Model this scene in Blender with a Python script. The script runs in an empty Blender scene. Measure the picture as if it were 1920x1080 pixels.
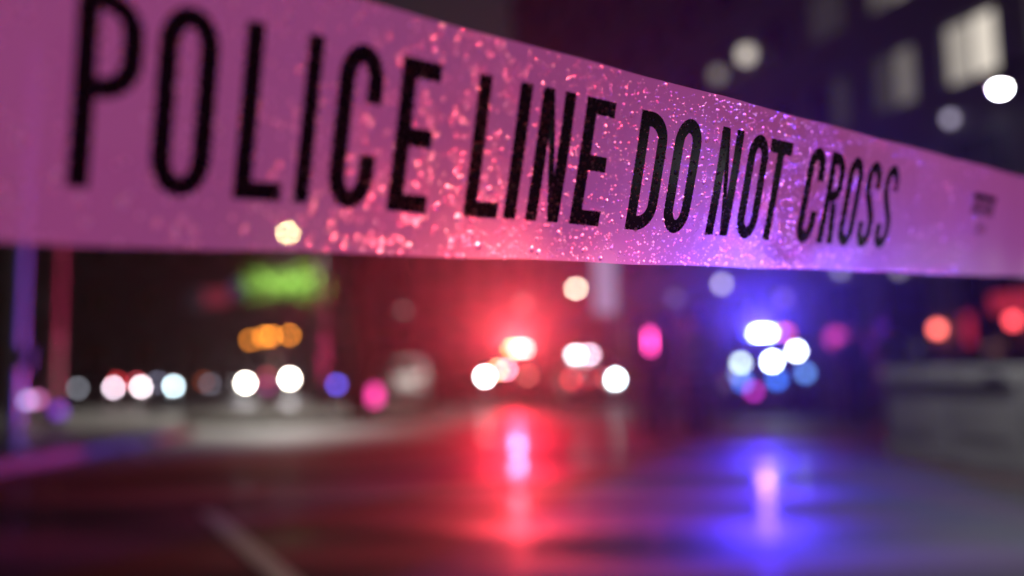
import bpy, math, random
from mathutils import Matrix, Vector
random.seed(7)
R = math.radians
sc = bpy.context.scene
col = sc.collection

# ------------------------------------------------------------------ camera
F = 1544.0                                  # focal length in pixels of a 1920 wide frame
EYE = Vector((0, 0, 0.97))
up_c = Vector((-0.0155, -1.0, 0.1036)).normalized()     # world up seen in camera axes (x right, y down, z ahead)
fw_c = (Vector((0, 0, 1)) - up_c * up_c.z).normalized()
rt_c = fw_c.cross(up_c)
if rt_c.x < 0: rt_c = -rt_c
def c2w(v): return Vector((v.dot(rt_c), v.dot(fw_c), v.dot(up_c)))
def at(px, py, D):                          # the point at ground distance D seen at a pixel of the 1920 x 1080 frame
    r = c2w(Vector(((px - 960) / F, (py - 540) / F, 1)))
    return EYE + r * (D / r.y)
cx, cy, cz = c2w(Vector((1, 0, 0))), c2w(Vector((0, -1, 0))), c2w(Vector((0, 0, -1)))
cam = bpy.data.cameras.new('camera')
cam.sensor_width = 36; cam.lens = 36 * F / 1920
cam.clip_start = 0.01; cam.clip_end = 800
cam.dof.use_dof = True; cam.dof.focus_distance = 0.350; cam.dof.aperture_fstop = cam.lens / 10.6
camo = bpy.data.objects.new('camera', cam); col.objects.link(camo)
camo.matrix_world = Matrix(((cx.x, cy.x, cz.x, EYE.x), (cx.y, cy.y, cz.y, EYE.y), (cx.z, cy.z, cz.z, EYE.z), (0, 0, 0, 1)))
sc.camera = camo

# ------------------------------------------------------------------ night sky, exposure, sampling
w = bpy.data.worlds.new('World'); sc.world = w; w.use_nodes = True
nt = w.node_tree
sky = nt.nodes.new('ShaderNodeTexSky'); sky.sky_type = 'NISHITA'; sky.sun_disc = False
sky.sun_elevation = R(-2); sky.sun_rotation = R(200)
nt.links.new(sky.outputs[0], nt.nodes['Background'].inputs[0])
nt.nodes['Background'].inputs[1].default_value = 0.10
vs = sc.view_settings
vs.view_transform = 'Standard'; vs.look = 'None'; vs.exposure = 0; vs.gamma = 1; vs.use_curve_mapping = False
cy_ = sc.cycles
cy_.use_adaptive_sampling = False
cy_.use_denoising = True; cy_.denoiser = 'OPENIMAGEDENOISE'
cy_.denoising_input_passes = 'RGB_ALBEDO_NORMAL'
cy_.max_bounces = 6; cy_.diffuse_bounces = 2; cy_.glossy_bounces = 3; cy_.transmission_bounces = 4
cy_.transparent_max_bounces = 12; cy_.volume_bounces = 0
cy_.sample_clamp_indirect = 4.0; cy_.blur_glossy = 0.3
cy_.caustics_reflective = False; cy_.caustics_refractive = False

# ------------------------------------------------------------------ materials
MATS = {}
def mat(name, c, rough=0.6, metal=0.0, noise=0.0, scale=8.0, bump=0.0, spec=0.5, coat=0.0, trans=0.0):
    if name in MATS: return MATS[name]
    m = bpy.data.materials.new(name); m.use_nodes = True; MATS[name] = m
    n = m.node_tree; b = n.nodes['Principled BSDF']
    b.inputs['Base Color'].default_value = (*c, 1); b.inputs['Roughness'].default_value = rough
    b.inputs['Metallic'].default_value = metal; b.inputs['Specular IOR Level'].default_value = spec
    b.inputs['Coat Weight'].default_value = coat; b.inputs['Transmission Weight'].default_value = trans
    if noise or bump:
        tc = n.nodes.new('ShaderNodeTexCoord'); t = n.nodes.new('ShaderNodeTexNoise')
        t.inputs['Scale'].default_value = scale; t.inputs['Detail'].default_value = 5
        n.links.new(tc.outputs['Object'], t.inputs['Vector'])
        if noise:
            mx = n.nodes.new('ShaderNodeMix'); mx.data_type = 'RGBA'
            mx.inputs['A'].default_value = (*[v * (1 - noise) for v in c], 1)
            mx.inputs['B'].default_value = (*[min(1, v * (1 + noise)) for v in c], 1)
            n.links.new(t.outputs['Fac'], mx.inputs['Factor']); n.links.new(mx.outputs['Result'], b.inputs['Base Color'])
        if bump:
            bp = n.nodes.new('ShaderNodeBump'); bp.inputs['Strength'].default_value = bump; bp.inputs['Distance'].default_value = 0.02
            n.links.new(t.outputs['Fac'], bp.inputs['Height']); n.links.new(bp.outputs['Normal'], b.inputs['Normal'])
    return m
def glow(c, s):
    name = 'lit_%g_%g_%g_%g' % (*c, s)
    if name in MATS: return MATS[name]
    m = bpy.data.materials.new(name); m.use_nodes = True; MATS[name] = m
    n = m.node_tree; n.nodes.remove(n.nodes['Principled BSDF'])
    e = n.nodes.new('ShaderNodeEmission'); e.inputs[0].default_value = (*c, 1); e.inputs[1].default_value = s
    n.links.new(e.outputs[0], n.nodes['Material Output'].inputs[0])
    return m
black = lambda: mat('black_plastic', (.015, .015, .017), .45)
rubber = lambda: mat('tyre_rubber', (.02, .02, .02), .8, noise=.3, scale=20)
steel = lambda: mat('galvanised_steel', (.35, .36, .38), .4, .8, noise=.2, scale=12)
dark_metal = lambda: mat('dark_painted_metal', (.03, .032, .036), .4, .3, noise=.2, scale=10)
glass = lambda: mat('dark_car_glass', (.012, .014, .018), .06, spec=.7)
concrete = lambda: mat('pale_concrete', (.42, .40, .37), .75, noise=.3, scale=5, bump=.3)

# ------------------------------------------------------------------ mesh helpers
class MB:
    def __init__(s): s.v = []; s.f = []
    def add(s, vs, fs):
        o = len(s.v); s.v += [tuple(v) for v in vs]; s.f += [tuple(i + o for i in f) for f in fs]; return s
    def box(s, x0, x1, y0, y1, z0, z1, b=0.0):
        if b <= 0:
            return s.add([(x0,y0,z0),(x1,y0,z0),(x1,y1,z0),(x0,y1,z0),(x0,y0,z1),(x1,y0,z1),(x1,y1,z1),(x0,y1,z1)],
                         [(3,2,1,0),(4,5,6,7),(0,1,5,4),(1,2,6,5),(2,3,7,6),(3,0,4,7)])
        rings = []
        for z, i in ((z0, b), (z0 + b, 0), (z1 - b, 0), (z1, b)):
            X0, X1, Y0, Y1 = x0 + i, x1 - i, y0 + i, y1 - i
            rings.append([(X0+b,Y0,z),(X1-b,Y0,z),(X1,Y0+b,z),(X1,Y1-b,z),(X1-b,Y1,z),(X0+b,Y1,z),(X0,Y1-b,z),(X0,Y0+b,z)])
        return s.loft(rings)
    def loft(s, rings, cap=True, closed=True):
        n = len(rings[0]); vs = [p for r in rings for p in r]; fs = []
        for k in range(len(rings) - 1):
            for i in range(n if closed else n - 1):
                j = (i + 1) % n
                fs.append((k*n+i, k*n+j, (k+1)*n+j, (k+1)*n+i))
        if cap: fs += [tuple(reversed(range(n))), tuple(range((len(rings)-1)*n, len(rings)*n))]
        return s.add(vs, fs)
    def tube(s, pts, rad, n=10):
        pts = [Vector(p) for p in pts]; rads = rad if isinstance(rad, (list, tuple)) else [rad] * len(pts)
        rings = []; ref = None
        for i, p in enumerate(pts):
            d = (pts[min(i+1, len(pts)-1)] - pts[max(i-1, 0)]).normalized()
            if ref is None: ref = Vector((0,0,1)) if abs(d.z) < .9 else Vector((1,0,0))
            a = (ref - d * ref.dot(d)).normalized(); b = d.cross(a); ref = a
            rings.append([tuple(p + (a * math.cos(q) + b * math.sin(q)) * rads[i]) for q in (2*math.pi*k/n for k in range(n))])
        return s.loft(rings)
    def lathe(s, prof, c=(0,0,0), axis='z', n=16):
        rings = []
        for r, h in prof:
            ring = []
            for k in range(n):
                a = 2*math.pi*k/n; u, v = r*math.cos(a), r*math.sin(a)
                p = {'z': (u, v, h), 'y': (u, h, -v), 'x': (h, u, v)}[axis]
                ring.append((p[0]+c[0], p[1]+c[1], p[2]+c[2]))
            rings.append(ring)
        return s.loft(rings)
    def build(s, name, m, parent=None, smooth=False):
        me = bpy.data.meshes.new(name); me.from_pydata(s.v, [], s.f); me.validate()
        me.materials.append(m)
        if smooth: me.polygons.foreach_set('use_smooth', [True] * len(me.polygons))
        o = bpy.data.objects.new(name, me); col.objects.link(o); o.parent = parent
        return o
def tag(o, label=None, cat=None, group=None, kind=None):
    if label: o['label'] = label
    if cat: o['category'] = cat
    if group: o['group'] = group
    if kind: o['kind'] = kind
    return o
def empty(name, loc, rz=0, **k):
    o = bpy.data.objects.new(name, None); col.objects.link(o); o.location = loc; o.rotation_euler.z = rz
    o.empty_display_size = .1
    return tag(o, **k)
def lamp(kind, name, loc, c, power, radius, aim=None, size=None, parent=None, blend=1.0):
    l = bpy.data.lights.new(name, kind); l.color = c; l.energy = power; l.shadow_soft_size = radius
    if kind == 'SPOT': l.spot_size = R(size); l.spot_blend = blend
    o = bpy.data.objects.new(name, l); col.objects.link(o); o.location = loc
    if aim is not None:
        o.rotation_euler = (Vector(aim) - Vector(loc)).to_track_quat('-Z', 'Y').to_euler()
    if parent is not None:
        bpy.context.view_layer.update()
        o.parent = parent; o.matrix_parent_inverse = parent.matrix_world.inverted()
    return o

# ------------------------------------------------------------------ ground
def road_material():
    m = bpy.data.materials.new('wet_asphalt'); m.use_nodes = True; n = m.node_tree; b = n.nodes['Principled BSDF']; L = n.links.new
    tc = n.nodes.new('ShaderNodeTexCoord'); mp = n.nodes.new('ShaderNodeMapping'); mp.inputs['Scale'].default_value = (.35, .8, 1)
    mp.inputs['Rotation'].default_value = (0, 0, R(18))
    L(tc.outputs['Object'], mp.inputs[0])
    t = n.nodes.new('ShaderNodeTexNoise'); t.inputs['Scale'].default_value = 1.1; t.inputs['Detail'].default_value = 3
    L(mp.outputs[0], t.inputs['Vector'])
    rp = n.nodes.new('ShaderNodeMapRange'); rp.inputs['From Min'].default_value = .47; rp.inputs['From Max'].default_value = .60
    rp.inputs['To Min'].default_value = .09; rp.inputs['To Max'].default_value = .0
    L(t.outputs['Fac'], rp.inputs[0]); L(rp.outputs[0], b.inputs['Coat Weight'])
    mp2 = n.nodes.new('ShaderNodeMapping'); mp2.inputs['Scale'].default_value = (.16, .9, 1); mp2.inputs['Location'].default_value = (3.1, 1.7, 0); L(tc.outputs['Object'], mp2.inputs[0])
    t2 = n.nodes.new('ShaderNodeTexNoise'); t2.inputs['Scale'].default_value = .9; t2.inputs['Detail'].default_value = 2; L(mp2.outputs[0], t2.inputs['Vector'])
    r2 = n.nodes.new('ShaderNodeMapRange'); r2.inputs['From Min'].default_value = .4; r2.inputs['From Max'].default_value = .6; r2.inputs['To Min'].default_value = .50; r2.inputs['To Max'].default_value = .78
    L(t2.outputs['Fac'], r2.inputs[0]); L(r2.outputs[0], b.inputs['Roughness'])
    b.inputs['Coat Roughness'].default_value = .14; b.inputs['Coat IOR'].default_value = 1.33
    g = n.nodes.new('ShaderNodeTexNoise'); g.inputs['Scale'].default_value = 60; g.inputs['Detail'].default_value = 4
    L(tc.outputs['Object'], g.inputs['Vector'])
    mx = n.nodes.new('ShaderNodeMix'); mx.data_type = 'RGBA'
    mx.inputs['A'].default_value = (.028, .028, .03, 1); mx.inputs['B'].default_value = (.062, .060, .058, 1)
    L(g.outputs['Fac'], mx.inputs['Factor']); L(mx.outputs['Result'], b.inputs['Base Color'])
    bp = n.nodes.new('ShaderNodeBump'); bp.inputs['Strength'].default_value = .12; bp.inputs['Distance'].default_value = .01
    L(g.outputs['Fac'], bp.inputs['Height'])
    mp3 = n.nodes.new('ShaderNodeMapping'); mp3.inputs['Scale'].default_value = (.22, .55, 1); mp3.inputs['Rotation'].default_value = (0, 0, R(-7)); L(tc.outputs['Object'], mp3.inputs[0])
    t3 = n.nodes.new('ShaderNodeTexNoise'); t3.inputs['Scale'].default_value = 1.0; t3.inputs['Detail'].default_value = 1.5; L(mp3.outputs[0], t3.inputs['Vector'])
    b3 = n.nodes.new('ShaderNodeBump'); b3.inputs['Strength'].default_value = 1.0; b3.inputs['Distance'].default_value = .22
    L(t3.outputs['Fac'], b3.inputs['Height']); L(b3.outputs[0], bp.inputs['Normal']); L(bp.outputs[0], b.inputs['Normal'])
    b.inputs['Specular IOR Level'].default_value = 1.0
    return m
tag(MB().add([(-250,-40,0),(250,-40,0),(250,360,0),(-250,360,0)], [(0,1,2,3)]).build('road', road_material()), kind='structure')
pale_road = mat('pale_road_surface', (.30, .28, .26), .6, noise=.3, scale=1.2, bump=.1)
def patch(pts, z=.003): return tag(MB().add([(x, y, z) for x, y in pts], [tuple(range(len(pts)))]).build('pale_road_patch', pale_road), kind='structure')  # patches of paler road surface
patch([(-5.3, 8.9), (-1.6, 8.2), (.3, 9.6), (-.9, 13.2), (-1.6, 15.8), (-5.6, 16.2), (-7.4, 20), (-8.6, 33), (-14, 34), (-11.2, 25), (-5.6, 14.2)])
patch([(-2.0, 6.55), (1.2, 6.9), (.7, 7.35), (-2.1, 7.3)])
paint = mat('worn_white_paint', (.78, .78, .76), .4, noise=.25, scale=14)
def strip(name, a, b, wd, z=.004):
    a, b = Vector((*a, z)), Vector((*b, z)); n = (b - a).cross(Vector((0,0,1))).normalized() * wd / 2
    return tag(MB().add([a-n, b-n, b+n, a+n], [(0,1,2,3)]).build(name, paint), kind='structure')
strip('lane_line', (-2.26, 6.15), (-.62, 3.2), .11)
strip('lane_line', (-4.5, 10.2), (-6.2, 13.2), .11)
strip('lane_line', (-7.7, 16.0), (-9.4, 19.0), .11)
pav = mat('damp_paving', (.22, .21, .20), .42, noise=.25, scale=2.5, bump=.15)
kerbm = mat('kerb_stone', (.3, .29, .28), .5, noise=.25, scale=4)
def raised(name, pts, h=.13, m=None):
    n = len(pts); b = MB()
    b.add([(x, y, 0) for x, y in pts] + [(x, y, h) for x, y in pts],
          [tuple(range(n, 2*n))] + [(i, (i+1) % n, n+(i+1) % n, n+i) for i in range(n)])
    return tag(b.build(name, m or pav), kind='structure')
raised('pavement', [(-40, 2), (-5.4, 2), (-5.4, 14), (-11, 24), (-40, 24)])
raised('pavement', [(-60, 47.5), (-9, 47.5), (-6, 50), (-6, 110), (-60, 110)])
dirv = Vector((-.4, 1, 0)).normalized(); nrm = Vector((-dirv.y, dirv.x, 0))       # along the right-hand facade, and out to the street
P0 = Vector((14.3 - .4*(10-25), 10, 0))
def fac(s, out=0, z=0): return P0 + dirv * s + nrm * out + Vector((0, 0, z))
raised('pavement', [tuple(fac(-10, 3.2)[:2]), tuple(fac(-10, -14)[:2]), tuple(fac(56, -14)[:2]), tuple(fac(56, 3.2)[:2])])
isl = [(-4.75 + 2.9*math.cos(a), 20.0 + 3.9*math.sin(a)) for a in (2*math.pi*k/20 for k in range(20))]
raised('traffic_island', isl, .15, mat('island_soil', (.05, .045, .035), .8, noise=.4, scale=6))

# ------------------------------------------------------------------ the tape
Uc = Vector((2730-960, 548-540, F)).normalized()
Vc = -Vector((-346-960, 8700-540, F)).normalized(); Vc = (Vc - Uc * Uc.dot(Vc)).normalized()
TU, TV = c2w(Uc), c2w(Vc); TN = TU.cross(TV).normalized()
if TN.y > 0: TN = -TN                       # towards the camera
TB = EYE + c2w(Vector(((1279-960)/F, (498.5-540)/F, 1)) * 0.37005)
TW = 0.076
def tape(s, t, off=0.0):                    # millimetres along and across, off towards the camera
    s1, t1 = s / 1000, t / 1000
    q = (t1 - TW/2) / TW
    lean = .055 * (s1 + .25) / .26 if s1 > -.25 else 0
    lean = min(lean, .13)
    wave = .0007*math.sin(s1*23 + 1) + .0002*math.sin(s1*71 + q*3) + .00004*math.sin(s1*190 + q*5)
    wave += -.0016 * (q*2)**2 * .5
    t1 += .00022*math.sin(s1*64 + .7) + .00012*math.sin(s1*143) * q
    return TB + TU * (s1 - lean * q * TW) + TV * t1 + TN * (wave + off / 1000)
def film_material():
    m = bpy.data.materials.new('white_plastic_film'); m.use_nodes = True; n = m.node_tree; L = n.links.new
    n.nodes.remove(n.nodes['Principled BSDF']); out = n.nodes['Material Output']
    tr = n.nodes.new('ShaderNodeBsdfTranslucent'); tr.inputs[0].default_value = (.82, .80, .80, 1)
    df = n.nodes.new('ShaderNodeBsdfDiffuse'); df.inputs[0].default_value = (.8, .79, .78, 1)
    gl = n.nodes.new('ShaderNodeBsdfGlossy'); gl.inputs[1].default_value = .22
    tp = n.nodes.new('ShaderNodeBsdfTransparent')
    tc = n.nodes.new('ShaderNodeTexCoord'); t = n.nodes.new('ShaderNodeTexNoise')
    t.inputs['Scale'].default_value = 260; t.inputs['Detail'].default_value = 3; L(tc.outputs['Object'], t.inputs['Vector'])
    bp = n.nodes.new('ShaderNodeBump'); bp.inputs['Strength'].default_value = .25; bp.inputs['Distance'].default_value = .0006
    L(t.outputs['Fac'], bp.inputs['Height']); L(bp.outputs[0], gl.inputs['Normal'])
    m1 = n.nodes.new('ShaderNodeMixShader'); m1.inputs[0].default_value = .40; L(tr.outputs[0], m1.inputs[1]); L(df.outputs[0], m1.inputs[2])
    prev = m1
    for ior_, wt_ in ((1.09, .05), (1/1.09, .06)):        # light scattered forwards in the milky film
        fs = n.nodes.new('ShaderNodeBsdfRefraction'); fs.inputs['IOR'].default_value = ior_; fs.inputs['Roughness'].default_value = 1.0
        m0 = n.nodes.new('ShaderNodeMixShader'); m0.inputs[0].default_value = wt_; L(prev.outputs[0], m0.inputs[1]); L(fs.outputs[0], m0.inputs[2]); prev = m0
    m2 = n.nodes.new('ShaderNodeMixShader'); m2.inputs[0].default_value = .30; L(m0.outputs[0], m2.inputs[1]); L(tp.outputs[0], m2.inputs[2])
    fr = n.nodes.new('ShaderNodeFresnel'); fr.inputs[0].default_value = 1.45
    m3 = n.nodes.new('ShaderNodeMixShader'); L(fr.outputs[0], m3.inputs[0]); L(m2.outputs[0], m3.inputs[1]); L(gl.outputs[0], m3.inputs[2])
    L(m3.outputs[0], out.inputs[0])
    return m
S0, S1 = -900.0, 2600.0
T = MB(); NS, NT = 700, 10
T.add([tape(S0 + (S1-S0)*i/NS, 76*j/NT) for i in range(NS+1) for j in range(NT+1)],
      [(i*(NT+1)+j, (i+1)*(NT+1)+j, (i+1)*(NT+1)+j+1, i*(NT+1)+j+1) for i in range(NS) for j in range(NT)])
tape_o = empty('barricade_tape', tape(0, 38), label='white plastic barricade tape printed with black capitals, wet with drops, stretched across the street', cat='barrier tape')
TI = Matrix.Translation(-tape(0, 38))
def on_tape(mb, name, m, smooth=True):
    mb.v = [tuple(TI @ Vector(v)) for v in mb.v]
    return mb.build(name, m, tape_o, smooth)
on_tape(T, 'film', film_material())
def ink_material():
    m = bpy.data.materials.new('thin_black_ink'); m.use_nodes = True; n = m.node_tree; b = n.nodes['Principled BSDF']
    b.inputs['Base Color'].default_value = (.006, .005, .007, 1); b.inputs['Roughness'].default_value = .2
    tp = n.nodes.new('ShaderNodeBsdfTransparent'); mx = n.nodes.new('ShaderNodeMixShader'); mx.inputs[0].default_value = .012
    n.links.new(b.outputs[0], mx.inputs[1]); n.links.new(tp.outputs[0], mx.inputs[2]); n.links.new(mx.outputs[0], n.nodes['Material Output'].inputs[0])
    return m
ink = ink_material()
H0, CAP = 14.8, 48.5
def path_strip(mb, pts, wd, closed=False, hor=None):
    """A stroke of constant width along a path of (x, y) in millimetres; butt ends."""
    n = len(pts); L_, R_ = [], []
    for i in range(n):
        a = pts[i-1] if (i or closed) else pts[i]; b = pts[(i+1) % n] if (i < n-1 or closed) else pts[i]
        dx, dy = b[0]-a[0], b[1]-a[1]; d = math.hypot(dx, dy) or 1
        L_.append((pts[i][0] - dy/d*wd/2, pts[i][1] + dx/d*wd/2)); R_.append((pts[i][0] + dy/d*wd/2, pts[i][1] - dx/d*wd/2))
    o = len(mb)
    for i in range(n if closed else n-1):
        j = (i+1) % n
        mb.append((L_[i], L_[j], R_[j], R_[i]))
def line(a, b, n=14): return [(a[0]+(b[0]-a[0])*i/n, a[1]+(b[1]-a[1])*i/n) for i in range(n+1)]
def arc(cx_, cy_2, rx, ry, a0, a1, n=14, p=1.0):
    out = []
    for i in range(n+1):
        a = R(a0 + (a1-a0)*i/n); c, s = math.cos(a), math.sin(a)
        out.append((cx_ + rx*math.copysign(abs(c)**p, c), cy_2 + ry*math.copysign(abs(s)**p, s)))
    return out
def quad(mb, a, b, c, d, n=10):           # a-b one side, d-c the other, cut in n pieces
    for i in range(n):
        f = lambda p, q, k: (p[0]+(q[0]-p[0])*k/n, p[1]+(q[1]-p[1])*k/n)
        mb.append((f(a,b,i), f(a,b,i+1), f(d,c,i+1), f(d,c,i)))
def glyph(ch, W, w):
    q = []; h = CAP; hw = w/2; rx = W/2 - hw; ry = 8.0
    vst = lambda x: quad(q, (x, 0), (x, h), (x+w, h), (x+w, 0))
    bar = lambda y, x0, x1, th: quad(q, (x0, y), (x1, y), (x1, y+th), (x0, y+th), 4)
    hb = w*1.02
    if ch == 'I': vst(0)
    elif ch == 'L': vst(0); bar(0, w, W, hb)
    elif ch == 'E': vst(0); bar(0, w, W, hb); bar(h-hb, w, W, hb); bar(h*.50-hb/2, w, W*.93, hb)
    elif ch == 'T':
        x = W/2 - w/2; quad(q, (x, 0), (x, h-hb), (x+w, h-hb), (x+w, 0)); bar(h-hb, 0, W, hb)
    elif ch == 'N':
        vst(0); vst(W-w); k = w*3.1; quad(q, (w, h), (W-w, k), (W-w, 0), (w, h-k), 10)
    elif ch == 'O':
        c = arc(W/2, h-ry-hw, rx, ry, 0, 180) + arc(W/2, ry+hw, rx, ry, 180, 360)
        top, bot = arc(W/2, h-ry-hw+.4, rx, ry, 0, 180), arc(W/2, ry+hw-.4, rx, ry, 180, 360)
        path_strip(q, top + line(top[-1], bot[0])[1:-1] + bot + line(bot[-1], top[0])[1:-1], w, True)
    elif ch == 'C':
        top, bot = arc(W/2, h-ry-hw+.4, rx, ry, 0, 180), arc(W/2, ry+hw-.4, rx, ry, 180, 360)
        path_strip(q, line((W-hw, h*.66), top[0], 5)[:-1] + top + line(top[-1], bot[0])[1:-1] + bot + line(bot[-1], (W-hw, h*.34), 5)[1:], w)
    elif ch in 'PR':
        vst(0); y0 = h*.46; r = 7.5
        p = line((w, h-hw), (W-hw-r, h-hw), 3)[:-1] + arc(W-hw-r, h-hw-r, r, r, 90, 0, 10) + arc(W-hw-r, y0+hw+r, r, r, 0, -90, 10) + line((W-hw-r, y0+hw), (w, y0+hw), 3)[1:]
        path_strip(q, p, w)
        if ch == 'R': quad(q, (W-w, 0), (W*.42, y0), (W*.42+w, y0), (W, 0), 8)
    elif ch == 'D':
        vst(0); r = 8.5
        p = line((w, h-hw), (W-hw-r, h-hw), 3)[:-1] + arc(W-hw-r, h-hw-r, r, r, 90, 0, 10) + line((W-hw, h-hw-r), (W-hw, hw+r), 12)[1:-1] + arc(W-hw-r, hw+r, r, r, 0, -90, 10) + line((W-hw-r, hw), (w, hw), 3)[1:]
        path_strip(q, p, w)
    elif ch == 'S':
        top = arc(W/2, h-ry-hw+.4, rx, ry, 0, 180)
        bot = arc(W/2, ry+hw-.4, rx, ry, 0, -180)
        a, b = top[-1], bot[0]; mid = []
        y1, y2 = h*.74, h*.26
        for i in range(1, 24):
            k = i/24; e = k*k*(3-2*k); mid.append((a[0]+(b[0]-a[0])*e, y1+(y2-y1)*k))
        path_strip(q, line((W-hw, h*.70), top[0], 3)[:-1] + top + line(a, (a[0], y1), 3)[1:] + mid + line((b[0], y2), b, 3)[:-1] + bot + line(bot[-1], (hw, h*.30), 3)[1:], w)
    return q
WORDS = [('P',-250.6,15.6,5.1),('O',-231.6,15.8,5.23),('L',-208.9,14.2,5.23),('I',-190.6,4.9,4.91),('C',-180.0,15.4,5.48),('E',-158.4,15.3,5.74),
 ('L',-127.4,15.6,5.62),('I',-109,5.8,5.85),('N',-98.3,16.6,5.62),('E',-75.9,16.2,5.85),('D',-44.2,18.0,5.97),('O',-21.3,17.6,5.97),
 ('N',9.8,17.0,5.85),('O',32.3,17.3,5.97),('T',50.4,19.6,6.2),('C',87.2,17.2,6.08),('R',109.6,17.4,6.08),('O',131.0,17.4,6.08),('S',153.2,17.0,6.08),('S',174.6,17.0,6.08)]
def ink_piece(name, quads, off=.12, repeat=0.0):
    mb = MB()
    for qd in quads:
        mb.add([tape(x + repeat, y, off) for x, y in qd], [(0,1,2,3)])
    return on_tape(mb, name, ink, False)
for ch, s0, W, wd in WORDS:
    ink_piece('letter', [tuple((s0+x, H0+y) for x, y in qd) for qd in glyph(ch, W, wd)])['label'] = 'black capital letter ' + ch
# the small printed block after the words
q = []
quad(q, (303, 53.5), (346, 53.5), (346, 57.5), (303, 57.5), 8)
for k in range(7):
    x = 304 + k*6.1
    quad(q, (x, 43), (x, 52.5), (x+3.6, 52.5), (x+3.6, 43), 3)
for k in range(5):
    x = 318 + k*4.5
    quad(q, (x, 30), (x, 38), (x+1.2, 38), (x+1.2, 30), 2)
ink_piece('printed_mark', q)

# drops of rain on the film
def drop_material():
    m = bpy.data.materials.new('rain_water'); m.use_nodes = True; n = m.node_tree; L = n.links.new
    n.nodes.remove(n.nodes['Principled BSDF'])
    g = n.nodes.new('ShaderNodeBsdfRefraction'); g.inputs['Roughness'].default_value = .36; g.inputs['IOR'].default_value = 1.42
    s = n.nodes.new('ShaderNodeBsdfGlossy'); s.inputs['Roughness'].default_value = .2
    fr = n.nodes.new('ShaderNodeFresnel'); fr.inputs[0].default_value = 1.33
    mx = n.nodes.new('ShaderNodeMixShader'); L(fr.outputs[0], mx.inputs[0]); L(g.outputs[0], mx.inputs[1]); L(s.outputs[0], mx.inputs[2])
    L(mx.outputs[0], n.nodes['Material Output'].inputs[0])
    return m
water = drop_material()
def drop_geo(r, hgt=.88, n=10):
    vs, fs = [], []
    for k, e in enumerate((0, 22, 45, 67)):
        for i in range(n):
            a = 2*math.pi*i/n
            vs.append((r*math.cos(R(e))*math.cos(a), r*math.cos(R(e))*math.sin(a), r*hgt*math.sin(R(e))))
    vs.append((0, 0, r*hgt))
    for k in range(3):
        for i in range(n): fs.append((k*n+i, k*n+(i+1) % n, (k+1)*n+(i+1) % n, (k+1)*n+i))
    for i in range(n): fs.append((3*n+i, 3*n+(i+1) % n, 4*n))
    return vs, fs
dv, df_ = drop_geo(1.0)
one = bpy.data.meshes.new('water_drop'); one.from_pydata(dv, [], df_); one.materials.append(water)
one.polygons.foreach_set('use_smooth', [True]*len(one.polygons))
fine = MB(); big = []
rnd = random.Random(11)
def dens(s, t):
    d = 1.0 if -190 < s < 60 else (.75 if s <= -190 else max(.12, 1 - (s-60)/130))
    return d * (1.15 - .35*t/76)
cells = {}
def free(s, t, r):
    i, j = int(s//4), int(t//4)
    for a in (i-1, i, i+1):
        for b in (j-1, j, j+1):
            for (x, y, q_) in cells.get((a, b), ()):
                if (x-s)**2 + (y-t)**2 < ((r+q_)*1.06)**2: return False
    cells.setdefault((i, j), []).append((s, t, r)); return True
drops = []
for k in range(14000):
    s, t = rnd.uniform(-330, 330), rnd.uniform(.8, 75.2)
    if rnd.random() > dens(s, t): continue
    r = min(1.1, .30 * math.exp(rnd.gauss(0, .45)) + (rnd.random() < .05) * rnd.uniform(.2, .5))
    q_ = min(1, max(0, (-60 - s)/170)); r = min(1.3, r*(1 + 1.3*q_))
    if rnd.random() < .85*q_: continue
    if free(s, t, r): drops.append((s, t, r))
for k in range(170):                                   # beads along the lower edge
    s, t, r = rnd.uniform(-300, 300), rnd.uniform(.5, 1.6), rnd.uniform(.3, .8)
    if free(s, t, r): drops.append((s, t, r))
drops = drops[-6500:]
drops.sort(key=lambda d: -d[2])
zax = TN
for k, (s, t, r) in enumerate(drops):
    p = tape(s, t, .16)
    e1 = (tape(s+1, t, .16) - p).normalized(); e2 = (tape(s, t+.5, .16) - p); e2 = (e2 - e1*e2.dot(e1)).normalized(); e3 = e1.cross(e2)
    if e3.dot(TN) < 0: e1, e3 = -e1, -e3
    rr = r / 1000; sag = 1 + .25*min(1, r)
    if k < 280:
        o = bpy.data.objects.new('water_drop', one); col.objects.link(o); o.parent = tape_o
        b1, b2, b3 = e1*rr, e2*rr*sag, e3*rr
        pp = TI @ p
        o.matrix_local = Matrix(((b1.x,b2.x,b3.x,pp.x),(b1.y,b2.y,b3.y,pp.y),(b1.z,b2.z,b3.z,pp.z),(0,0,0,1)))
    else:
        fine.add([p + e1*(x*rr) + e2*(y*rr*sag) + e3*(z*rr) for x, y, z in dv], df_)
tag(on_tape(fine, 'fine_rain_drops', water), kind='stuff')
# the two posts that the tape is tied to, outside the picture
def tie_post(s, label):
    p = tape(s, 38); o = empty('steel_post', (p.x, p.y, 0), label=label, cat='post')
    MB().lathe([(.13,0),(.13,.015),(.04,.03),(.03,.05)], n=20).build('base', steel(), o, True)
    MB().lathe([(.03,.04),(.03,1.42)], n=16).build('pole', steel(), o, True)
    MB().lathe([(.034,1.40),(.036,1.43),(.02,1.455),(.0,1.46)], n=16).build('cap', black(), o, True)
tie_post(S1 + 22, 'slim galvanised post that holds the far end of the tape')
tie_post(S0 - 22, 'slim galvanised post that holds the near end of the tape')

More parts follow.
